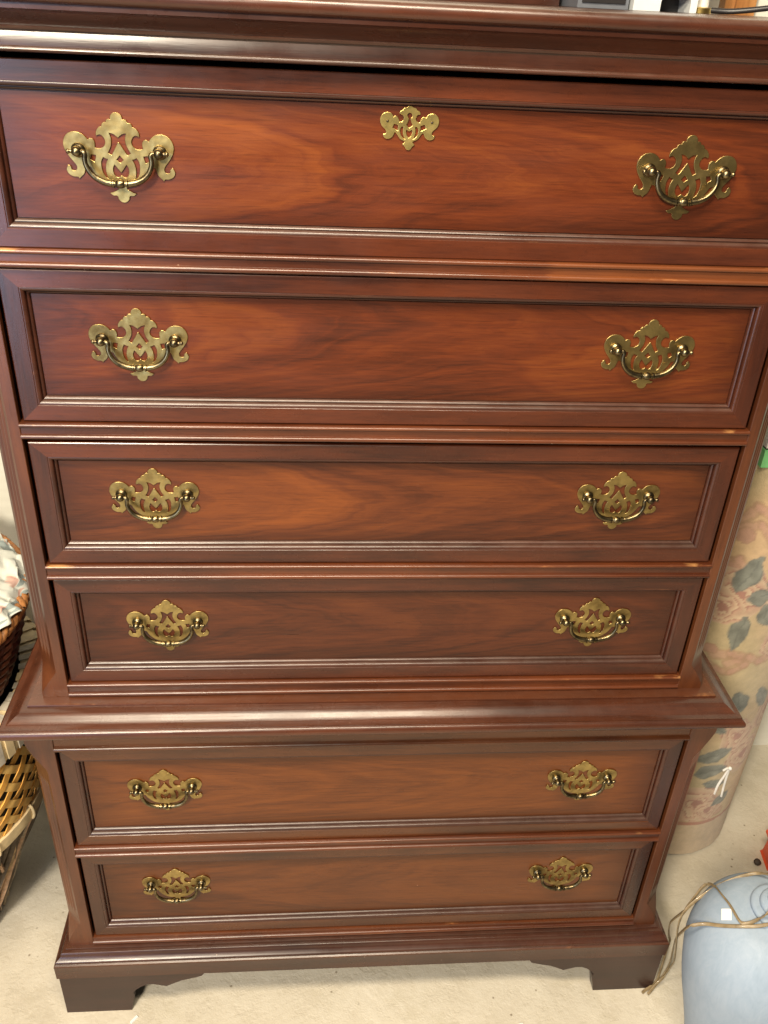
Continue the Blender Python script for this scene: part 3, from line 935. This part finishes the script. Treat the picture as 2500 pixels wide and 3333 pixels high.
def lamp_mat():
    t = NT('pale_blue_glaze')
    st = t.noise(t.coords((38, 38, 14), (2, 0, 0)), 1, 5, .7, 1.6); st2 = t.noise(t.coords((150, 150, 22)), 1, 3, .6, .6); n = t.noise(t.coords((1, 1, 1)), 9, 3)
    v = t.math('ADD', t.math('ADD', t.math('MULTIPLY', st, .55), t.math('MULTIPLY', st2, .25)), t.math('MULTIPLY', n, .25))
    t.l(t.ramp(v, [(.32, (.245, .315, .395)), (.52, (.29, .362, .448)), (.72, (.34, .405, .485))]), t.b.inputs['Base Color'])
    t.b.inputs['Roughness'].default_value = .55
    t.b.inputs['Specular IOR Level'].default_value = .35
    t.bump(v, .12, .001)
    return t.m


k = .8; kz = .36 / .364
prof = [(.0001, .0), (.070 * k, 0)] + smooth_path([(.070 * k, 0), (.078 * k, .012), (.082 * k, .03), (.100 * k, .09), (.122 * k, .16), (.136 * k, .225), (.138 * k, .265 * kz), (.131 * k, .300 * kz), (.114 * k, .330 * kz), (.088 * k, .352 * kz), (.062 * k, .3605 * kz), (.053 * k, .3625 * kz)], 5)[1:]
prof += [(.0405, .3592), (.0395, .3600), (.0400, .3625)] + arc(.0345, .3640, .0062, -10, 85, 5, .0055) + [(.0295, .3700), (.0285, .3690)] + arc(.0240, .3720, .0050, -30, 85, 5, .0050) + [(.020, .3790), (.0175, .3900), (.0165, .4150), (.0175, .4200), (.0001, .4200)]
b = MB(); b.lathe(prof, 64); b.obj('ceramic_body', lamp_mat(), lamp, smooth=50)
b = MB(); b.lathe([(.0001, .4195), (.016, .4195), (.0165, .4225), (.0145, .4245), (.011, .4260), (.0105, .4330), (.0001, .4335)], 20); b.obj('brass_cap', M['brass_bright'], lamp, smooth=40)
# sticker, curved on the shoulder
c0 = Vector((.52675 - LC[0], -.14372 - LC[1], .34464)); ex = Vector((.5345 - .5255, -.13817 + .13201, .3498 - .34145)); ez = Vector((.5255 - .5200, -.1320 + .1474, .34145 - .33794))
nn = ex.cross(ez).normalized()
if nn.z < 0: nn = -nn
b = MB(); P_ = []
for i in range(7):
    P_.append([tuple(c0 + ex * (i / 6 - .5) * 1.15 + ez * (j / 6 - .5) * 1.05 + nn * (.0011 - .00032 * ((i - 3) ** 2 + (j - 3) ** 2) / 18)) for j in range(7)])
b.grid(P_); b.f = [f for f in b.f]
b.obj('price_sticker', simple('sticker_paper', (.85, .85, .80), .6, 0, .03), lamp)


def cord_mat():
    t = NT('clear_gold_cord')
    n = t.noise(t.coords((1, 1, 1)), 90, 3)
    t.l(t.ramp(n, [(.3, (.17, .12, .058)), (.7, (.30, .225, .125))]), t.b.inputs['Base Color'])
    t.b.inputs['Roughness'].default_value = .45; t.b.inputs['Coat Weight'].default_value = .1
    t.b.inputs['Subsurface Weight'].default_value = .15; t.b.inputs['Subsurface Radius'].default_value = (.004, .003, .001)
    return t.m


M['cord'] = cord_mat()
cA = [(.616, -.112, .395), (0.6063, -0.0965, 0.372), (0.5951, -0.0830, 0.3560), (0.5707, -0.0815, 0.345), (0.548, -0.0813, 0.33), (0.5325, -0.0817, 0.315), (0.5124, -0.0866, 0.3), (0.4976, -0.0917, 0.285), (0.4918, -0.0942, 0.27), (0.494, -0.0915, 0.24), (0.504, -0.0829, 0.2), (0.5143, -0.075, 0.16), (0.5296, -0.0614, 0.1), (0.5338, -0.0535, 0.07), (0.5329, -0.0487, 0.04), (0.5306, -0.0471, 0.025), (0.5157, -0.0539, 0.012), (0.5003, -0.0649, 0.006)]
cB = [(0.5836, -0.1654, 0.3998), (0.5638, -0.1749, 0.3914), (0.5604, -0.1687, 0.3709), (0.5499, -0.1675, 0.3595), (0.5402, -0.1658, 0.3555), (0.5362, -0.1581, 0.3543), (0.5342, -0.1335, 0.3527), (0.5328, -0.1098, 0.3450), (0.5349, -0.0868, 0.332), (0.5345, -0.0698, 0.315), (0.5279, -0.0683, 0.305), (0.5208, -0.0708, 0.29), (0.5141, -0.0714, 0.27), (0.5092, -0.0708, 0.25), (0.5124, -0.0501, 0.2), (0.5163, -0.0375, 0.17), (0.5231, -0.0285, 0.14), (0.5359, -0.0167, 0.1), (0.5407, -0.0166, 0.085), (0.539, -0.0194, 0.06), (0.5345, -0.027, 0.04), (0.5281, -0.0366, 0.018), (0.5189, -0.0475, 0.008), (0.4994, -0.0567, 0.005), (0.4917, -0.0616, 0.005)]
cC = [(0.5768, -0.1872, 0.3884), (0.5674, -0.1796, 0.3718), (0.5534, -0.1738, 0.3597), (0.5328, -0.1677, 0.3517), (0.5151, -0.1571, 0.3385), (0.4990, -0.1440, 0.3242), (0.4840, -0.1410, 0.318), (0.4789, -0.1352, 0.305), (0.4855, -0.1184, 0.27), (0.5066, -0.0815, 0.2), (0.5289, -0.0471, 0.13), (0.5435, -0.0307, 0.07), (0.5467, -0.0291, 0.03), (0.5371, -0.0364, 0.012), (0.5181, -0.0505, 0.006), (0.505, -0.062, 0.006)]
for pts, ofs in ((cA, .0013), (cB, .0015), (cC, .0017)):
    sp = [Vector(p) - Vector((LC[0], LC[1], 0)) for p in smooth_path(pts, 5)]
    b = MB()
    # flat twin cord: one closed tube with a figure-eight section
    rows = []; prev = None
    for i, p in enumerate(sp):
        t_ = (sp[min(i + 1, len(sp) - 1)] - sp[max(i - 1, 0)]).normalized()
        sdir = t_.cross(Vector((.35, -.55, .75))).normalized(); up_ = sdir.cross(t_)
        row = []
        for q in range(12):
            a = 2 * PI * q / 12
            wx = .0027 * math.cos(a); wy = .00145 * math.sin(a) * (0.75 + .35 * abs(math.cos(a)))
            row.append(p + sdir * wx + up_ * wy)
        rows.append(row)
    b.grid(rows, close_v=True, caps=True); b.obj('cord', M['cord'], lamp, smooth=60)

# ------------------------------------------------------------------ small things on the floor
rm = simple('red_plastic', (.62, .075, .025), .4, 0, .1, 40)
red = empty('plastic_box', (.90, .20, 0), 'orange red plastic box on the floor beyond the lamp', 'box')
b = MB()
rows = []
for z, o in ((0, .0), (.004, -.003), (.05, -.005), (.054, -.002)):
    rows.append([(-.065 - o, -.019 - o, z), (.13 + o, -.03 - o, z), (.13 + o, .10 + o, z), (-.058 - o, .030 + o, z)])
b.grid(rows, close_v=True, caps=True); b.obj('tray', rm, red)
b = MB(); b.grid([[(-.066, -.021, .0545), (.134, -.033, .0545), (.134, .104, .0545), (-.059, .033, .0545)], [(-.066, -.021, .0600), (.134, -.033, .0600), (.134, .104, .0600), (-.059, .033, .0600)]], close_v=True, caps=True); b.obj('lid', rm, red)
b = MB(); P_ = []
for i in range(7):
    r_ = .0075 * math.sin(PI * i / 6); row = []
    for j in range(10):
        a = 2 * PI * j / 10; w = 1 + .25 * vnoise((i, math.cos(a), math.sin(a)), 1.3)
        row.append((r_ * w * math.cos(a) + .0001 * math.cos(a), r_ * w * math.sin(a) + .0001 * math.sin(a), .006 - .0058 * math.cos(PI * i / 6)))
    P_.append(row)
b.grid(P_, close_v=True, caps=True)
o = b.obj('pebble', simple('dark_pebble', (.05, .035, .025), .7, 0, .4, 150, .4), None, (.821, .198, 0), 60); tag(o, 'small dark brown pebble beside the orange red box', 'pebble')


def chip(x, y, l, w, rz, m, label):
    b = MB(); h = .003
    b.grid([[(-l, -w * .6, 0), (l * .9, -w, 0), (l, w * .7, 0), (-l * .8, w, 0)], [(-l * .9, -w * .5, h), (l * .8, -w * .8, h * .7), (l * .9, w * .5, h * .6), (-l * .7, w * .8, h)]], close_v=True, caps=True)
    o = b.obj('plaster_chip', m, None, (x, y, .0005)); o.rotation_euler.z = rz
    tag(o, label, 'plaster chip', 'white plaster chips on the floor')


chm = simple('plaster_white', (.80, .79, .76), .8)
chip(-.392, -.068, .0085, .0032, 1.0, chm, 'long white plaster chip beside the left bracket foot')
chip(.265, -.105, .0040, .0030, .3, chm, 'small white plaster chip in front of the right bracket foot')

# ------------------------------------------------------------------ baskets left of the chest
BC = (-.775, .150)
BZ = [0, .05, .12, .20, .33, .43, .54]; BR = [.100, .113, .142, .172, .222, .243, .252]


def br(z): return float(np.interp(z, BZ, BR))


bask = empty('big_basket', (BC[0], BC[1], 0), 'large round basket, orange cane lattice above and twigs below a pale hoop', 'basket')
cane = simple('orange_cane', (.74, .39, .085), .5, 0, .25, 60, .15)
cane2 = simple('golden_cane', (.84, .53, .17), .5, 0, .22, 60, .15)
pale = simple('pale_splint', (.60, .48, .28), .6, 0, .2, 50, .2)
greyw = simple('grey_splint', (.40, .36, .29), .7, 0, .25, 60, .2)
dk = simple('weave_gap_shade', (.06, .045, .035), .9, 0, .3, 40)  # dark lining added to stand for the shade inside both baskets
b = MB(); b.lathe([(.0001, .006)] + [(br(z) - .014, z) for z in np.linspace(.006, .535, 14)], 40); b.obj('shade_liner', dk, bask, smooth=60)
NS = 38; Z0, Z1 = .335, .515


def strip_mesh(sg, m, w=.0066):
    n = 26; rows = []
    slope = 1.0 / br(.42)
    for i in range(n + 1):
        z = Z0 + (Z1 - Z0) * i / n
        ph = sg * (z - Z0) * slope
        cross = (z - Z0) * 2 * slope / (2 * PI / NS)
        off = .0013 * math.cos(PI * cross) * sg
        row = []
        for (dw, dt) in ((-w, .0008), (w, .0008), (w, -.0008), (-w, -.0008)):
            # strip direction is 45 degrees in the (arc, z) sheet
            a = ph + (dw * .7071 * -sg) / br(z) * -1; zz = z - sg * sg * dw * .7071 * (1 if sg > 0 else 1) * (1)
            a = ph + dw * .7071 / br(z); zz = z - sg * dw * .7071
            r_ = br(zz) + off + dt
            row.append((r_ * math.cos(a), r_ * math.sin(a), zz))
        rows.append(row)
    b = MB(); b.grid(rows, close_v=True, caps=True)
    return b


for sg, m in ((1, cane), (-1, cane2)):
    first = strip_mesh(sg, m).obj('cane_strip', m, bask, smooth=40)
    for i in range(1, NS):
        c = first.copy(); C.objects.link(c); c.parent = bask; c.rotation_euler.z = 2 * PI * i / NS
# hoop and rim
b = MB(); b.lathe([(br(.327) + .001, .316), (br(.327) + .0075, .315), (br(.327) + .0085, .326), (br(.327) + .0080, .337), (br(.327) + .001, .338)], 64); b.obj('hoop', pale, bask, smooth=50)
for i in range(18):
    a = 2 * PI * (i + .32) / 18; r_ = br(.327) + .005; cx, cy = r_ * math.cos(a), r_ * math.sin(a)
    tl = Vector((math.cos(a), math.sin(a), 0))
    pts = [Vector((cx, cy, .327)) + tl * (.0062 * math.cos(q)) + Vector((0, 0, .0150 * math.sin(q))) for q in np.linspace(0, 2 * PI, 15)]
    b = MB(); b.tube(pts, .0026, 6, caps=False); b.obj('hoop_tie', pale, bask, smooth=60)
b = MB(); b.lathe([(br(.53) - .004, .508), (br(.53) + .0050, .508), (br(.53) + .0065, .525), (br(.53) + .0050, .548), (br(.53) - .002, .553), (br(.53) - .034, .551), (br(.53) - .034, .546), (br(.53) - .004, .546)], 64); b.obj('rim', pale, bask, smooth=40)
for i in range(60):
    a = 2 * PI * (i + random.uniform(-.15, .15)) / 60; w = random.uniform(.006, .0095)
    b = MB(); r0 = br(.53) - .036; r1 = br(.53) + .0062; t2 = Vector((-math.sin(a), math.cos(a), 0)); rd = Vector((math.cos(a), math.sin(a), 0))
    zt = .5545
    rows = [[rd * r_ + t2 * s_ * w + Vector((0, 0, zz)) for r_, zz in ((r0, zt), (r1 - .004, zt + .0006), (r1 + .0016, zt - .004), (r1 + .0026, .510), (r1 + .0008, .509), (r1 - .003, zt - .0025), (r0, zt - .002))] for s_ in (-1, 1)]
    b.grid(rows, close_v=True, caps=True); b.obj('rim_wrap', random.choice([pale, greyw, greyw]), bask)
tw = [simple('twig_tan', (.52, .37, .20), .75, 0, .4, 90, .3), simple('twig_grey', (.36, .29, .20), .8, 0, .4, 90, .3), simple('twig_dark', (.115, .085, .055), .8, 0, .4, 90, .3), simple('twig_pink', (.56, .36, .22), .7, 0, .3, 90, .3)]
for i in range(120):
    a0 = 2 * PI * (i + random.uniform(-.4, .4)) / 120
    zt = random.uniform(.30, .326); zb = random.choice([.01, .01, .02, random.uniform(.05, .18)])
    lean = random.uniform(-.28, .28); off = random.uniform(-.006, .006); rad0 = random.uniform(.0035, .0068)
    pts = []
    for q in range(9):
        s_ = q / 8; z = zt + (zb - zt) * s_
        a = a0 + lean * s_ + .03 * math.sin(q * 1.3 + i); r_ = br(max(z, 0)) + off + .003 * math.sin(q * .9 + i * 2.1)
        pts.append((r_ * math.cos(a), r_ * math.sin(a), max(z, .006)))
    b = MB(); b.tube(smooth_path(pts, 2), [rad0 * (1 - .35 * (q / 16)) for q in range(17)], 6); b.obj('twig', random.choice(tw), bask, smooth=60)

# dark red basket resting inside the rim of the big one
db = empty('dark_basket', (BC[0] - .005, BC[1], .5545), 'dark red brown woven basket with a tan braided rim, holding floral cloth', 'basket')
wk = [simple('dark_red_wicker', (.085, .022, .014), .45, 0, .45, 70, .2), simple('brown_wicker', (.13, .04, .02), .45, 0, .45, 70, .2)]
nw = 18; nst = 44
for i in range(nw):
    z = .004 + i * .0080; r0 = .205 + .045 * (i / (nw - 1)) ** .85
    pts = []
    for q in range(nst * 4):
        a = 2 * PI * q / (nst * 4)
        rr = r0 + .0042 * math.cos(a * nst / 2 + PI * i)
        pts.append((rr * math.cos(a), rr * math.sin(a), z + .0006 * math.sin(a * 7 + i)))
    b = MB(); rows = []
    for q in range(len(pts)):
        p = Vector(pts[q]); t_ = (Vector(pts[(q + 1) % len(pts)]) - Vector(pts[q - 1])).normalized(); nr = t_.cross(Vector((0, 0, 1)))
        rows.append([p + (nr * math.cos(2 * PI * j / 6) + Vector((0, 0, 1)) * math.sin(2 * PI * j / 6)) * .0046 for j in range(6)])
    b.grid(rows, close_u=True, close_v=True); b.obj('weaver', wk[i % 2], db, smooth=60)
b = MB(); b.lathe([(.0001, .0008), (.198, .0008), (.243, .138)], 40); b.obj('shade_liner', dk, db, smooth=60)
rope = simple('tan_braid', (.36, .15, .045), .55, 0, .4, 90, .25)
for s_ in range(3):
    pts = []
    for q in range(240):
        a = 2 * PI * q / 240; ph = a * 34 + s_ * 2 * PI / 3
        pts.append(((.252 + .0062 * math.cos(ph)) * math.cos(a), (.252 + .0062 * math.cos(ph)) * math.sin(a), .149 + .0062 * math.sin(ph)))
    b = MB(); b.tube(pts + [pts[0]], .0056, 6, caps=False); b.obj('rim_strand', rope, db, smooth=60)


def cloth_mat():
    t = NT('floral_cotton')
    at = t.n('ShaderNodeAttribute'); at.attribute_name = 'Col'
    n = t.noise(t.coords((1, 1, 1)), 700, 2)
    t.l(at.outputs['Color'], t.b.inputs['Base Color']); t.b.inputs['Roughness'].default_value = .85
    t.b.inputs['Specular IOR Level'].default_value = .2
    t.bump(n, .1, .0006)
    return t.m


def build_cloth():
    nr, na = 110, 420; P_ = []; col = []
    for i in range(nr + 1):
        s_ = i / nr; row = []
        for j in range(na):
            a = 2 * PI * j / na
            ca, sa = math.cos(a), math.sin(a)
            hang = .55 + .45 * math.sin(3 * a + 1.9) + .18 * math.sin(7 * a)          # how far it hangs over the rim
            if s_ < .62:
                q = s_ / .62; r_ = .240 * q; z = .262 * (1 - q ** 2.6) + .165 * q ** 2.6
            else:
                q = (s_ - .62) / .38; r_ = .240 + .020 * math.sin(q * PI * .5) * (.4 + .6 * hang); z = .165 - q * max(.003, .014 * hang)
            amp = .008 + .004 * s_
            x, y = r_ * ca, r_ * sa
            d = amp * (1.5 * mnoise.noise(Vector((x, y, 0)) * 11) + 2.2 * (.3 - abs(mnoise.noise(Vector((x, y, 3)) * 21))) + 1.3 * (.3 - abs(mnoise.noise(Vector((x, y, 7)) * 44))) + .35 * mnoise.noise(Vector((x, y, 9)) * 90))
            pl = 0
            if s_ > .55: pl = .0045 * min(1, (s_ - .55) * 4) * math.sin(a * 38 + 3 * math.sin(a * 5)) * (.5 + .5 * s_)
            row.append(((r_ + pl + (d * .5 if s_ > .6 else 0)) * ca, (r_ + pl + (d * .5 if s_ > .6 else 0)) * sa, z + d))
            # print
            p = Vector((x * (1 + (s_ - .62) * (s_ > .62)), y * (1 + (s_ - .62) * (s_ > .62)), s_ * .2))
            c = np.array((.55, .57, .53))
            nl = mnoise.noise(p * 26 + Vector((3, 1, 0))); n2 = mnoise.noise(p * 40)
            npk = mnoise.noise(p * 20 + Vector((9, 4, 2)))
            if nl > .18: c = c * .25 + np.array((.15, .20, .21)) * .75 * (1 + .4 * n2)
            elif nl > .12: c = c * .6 + np.array((.45, .52, .45)) * .4
            if npk > .36: c = c * .3 + np.array((.50, .24, .185)) * .7 * (1 + .35 * n2)
            elif npk > .34: c = c * .5 + np.array((.78, .58, .46)) * .5
            col.append(tuple(np.clip(c, 0, 1)) + (1,))
        P_.append(row)
    b = MB(); b.grid(P_, close_v=True)
    o = b.obj('floral_cloth', cloth_mat(), None, (BC[0] - .005, BC[1], .5545), col=col)
    o.data.polygons.foreach_set('use_smooth', [True] * len(o.data.polygons))
    md = o.modifiers.new('thick', 'SOLIDIFY'); md.thickness = .0014
    tag(o, 'crumpled white cotton cloth with pink and blue flowers piled in the dark basket', 'cloth')


build_cloth()

# ------------------------------------------------------------------ things standing on top of the chest
TZ = 1.5048
gm2 = simple('dark_grey_plastic', (.10, .11, .13), .4, 0, .1, 30)
lg = simple('light_grey_plastic', (.52, .55, .56), .4, 0, .06, 30)
bk = simple('black_plastic', (.012, .011, .012), .4)
mon = empty('grey_case', (.262, .33, TZ), 'dark grey case with a black front standing on top of the chest', 'case')
b = MB(); b.box(-.034, .030, -.03, .10, 0, .20); b.obj('cabinet', gm2, mon)
b = MB(); b.box(-.029, .025, -.0325, -.0302, .006, .19); b.obj('front_grille', bk, mon)
app = empty('grey_appliance', (.345, .31, TZ), 'light grey appliance with a dark arched opening on top of the chest', 'appliance')
out = [(-.050, 0), (-.050, .20), (.085, .20), (.085, .12), (.030, .12), (.030, 0), (.0215, 0)] + arc(.0135, .010, .008, 0, 90, 4)[:-1] + arc(-.008, .010, .008, 90, 180, 4) + [(-.016, 0)]
b = MB(); n = len(out); b.v = [(x, -.02, z) for x, z in out] + [(x, .06, z) for x, z in out]
b.f = [tuple(range(n)), tuple(range(n, 2 * n))[::-1]] + [(i, (i + 1) % n, n + (i + 1) % n, n + i) for i in range(n)]
b.obj('body', lg, app)
b = MB(); b.box(-.0175, .0225, .02, .03, 0, .019); b.obj('dark_recess', bk, app)
jar = empty('ornament', (.392, .33, TZ), 'slim white ornament with a brass foot beside the light grey appliance', 'ornament')
b = MB(); b.lathe([(.0001, 0), (.012, 0), (.0125, .01), (.009, .05), (.011, .10), (.0001, .11)], 20); b.obj('white_stem', simple('white_glaze', (.85, .84, .78), .3, 0, .03), jar, smooth=50)
b = MB(); b.lathe([(.0128, 0), (.017, 0), (.017, .006), (.0128, .007)], 20); b.obj('brass_foot', M['brass_bright'], jar, smooth=40)
b = MB()
b.tube(smooth_path([(.398, .30, TZ + .004), (.42, .285, TZ + .0042), (.46, .27, TZ + .010), (.50, .262, TZ + .018), (.56, .26, TZ + .03), (.60, .30, TZ - .1), (.60, .36, TZ - .6), (.57, .45, TZ - 1.1)], 6), .0032, 8)
tag(b.obj('power_cable', bk, None, smooth=60), 'black power cable trailing across the top of the chest', 'cable')
trim = empty('wooden_trim', (.52, .5245, 1.30), 'upright orange brown wooden trim on the wall behind the chest', 'trim')
ow = wood_solid('orange_pine', 'z', (.36, .15, .045), (.52, .25, .085))
b = MB(); b.box(-.022, .024, -.022, .0, 0, .9); b.obj('jamb', ow, trim)
b = MB(); b.box(-.008, .010, -.028, -.0223, 0, .9); b.obj('stop_bead', ow, trim)
wb = empty('filler_block', (.075, .42, TZ), 'low dark brown filler block added at the back of the chest top', 'box')  # added stand-in for a brown strip; covers the wall, no known box
b = MB(); b.box(-.150, .146, -.055, .055, 0, .070); b.obj('filler_body', M['crown'], wb)
b = MB(); b.box(-.153, .149, -.058, .058, .0705, .085); b.obj('lid', M['crown'], wb)
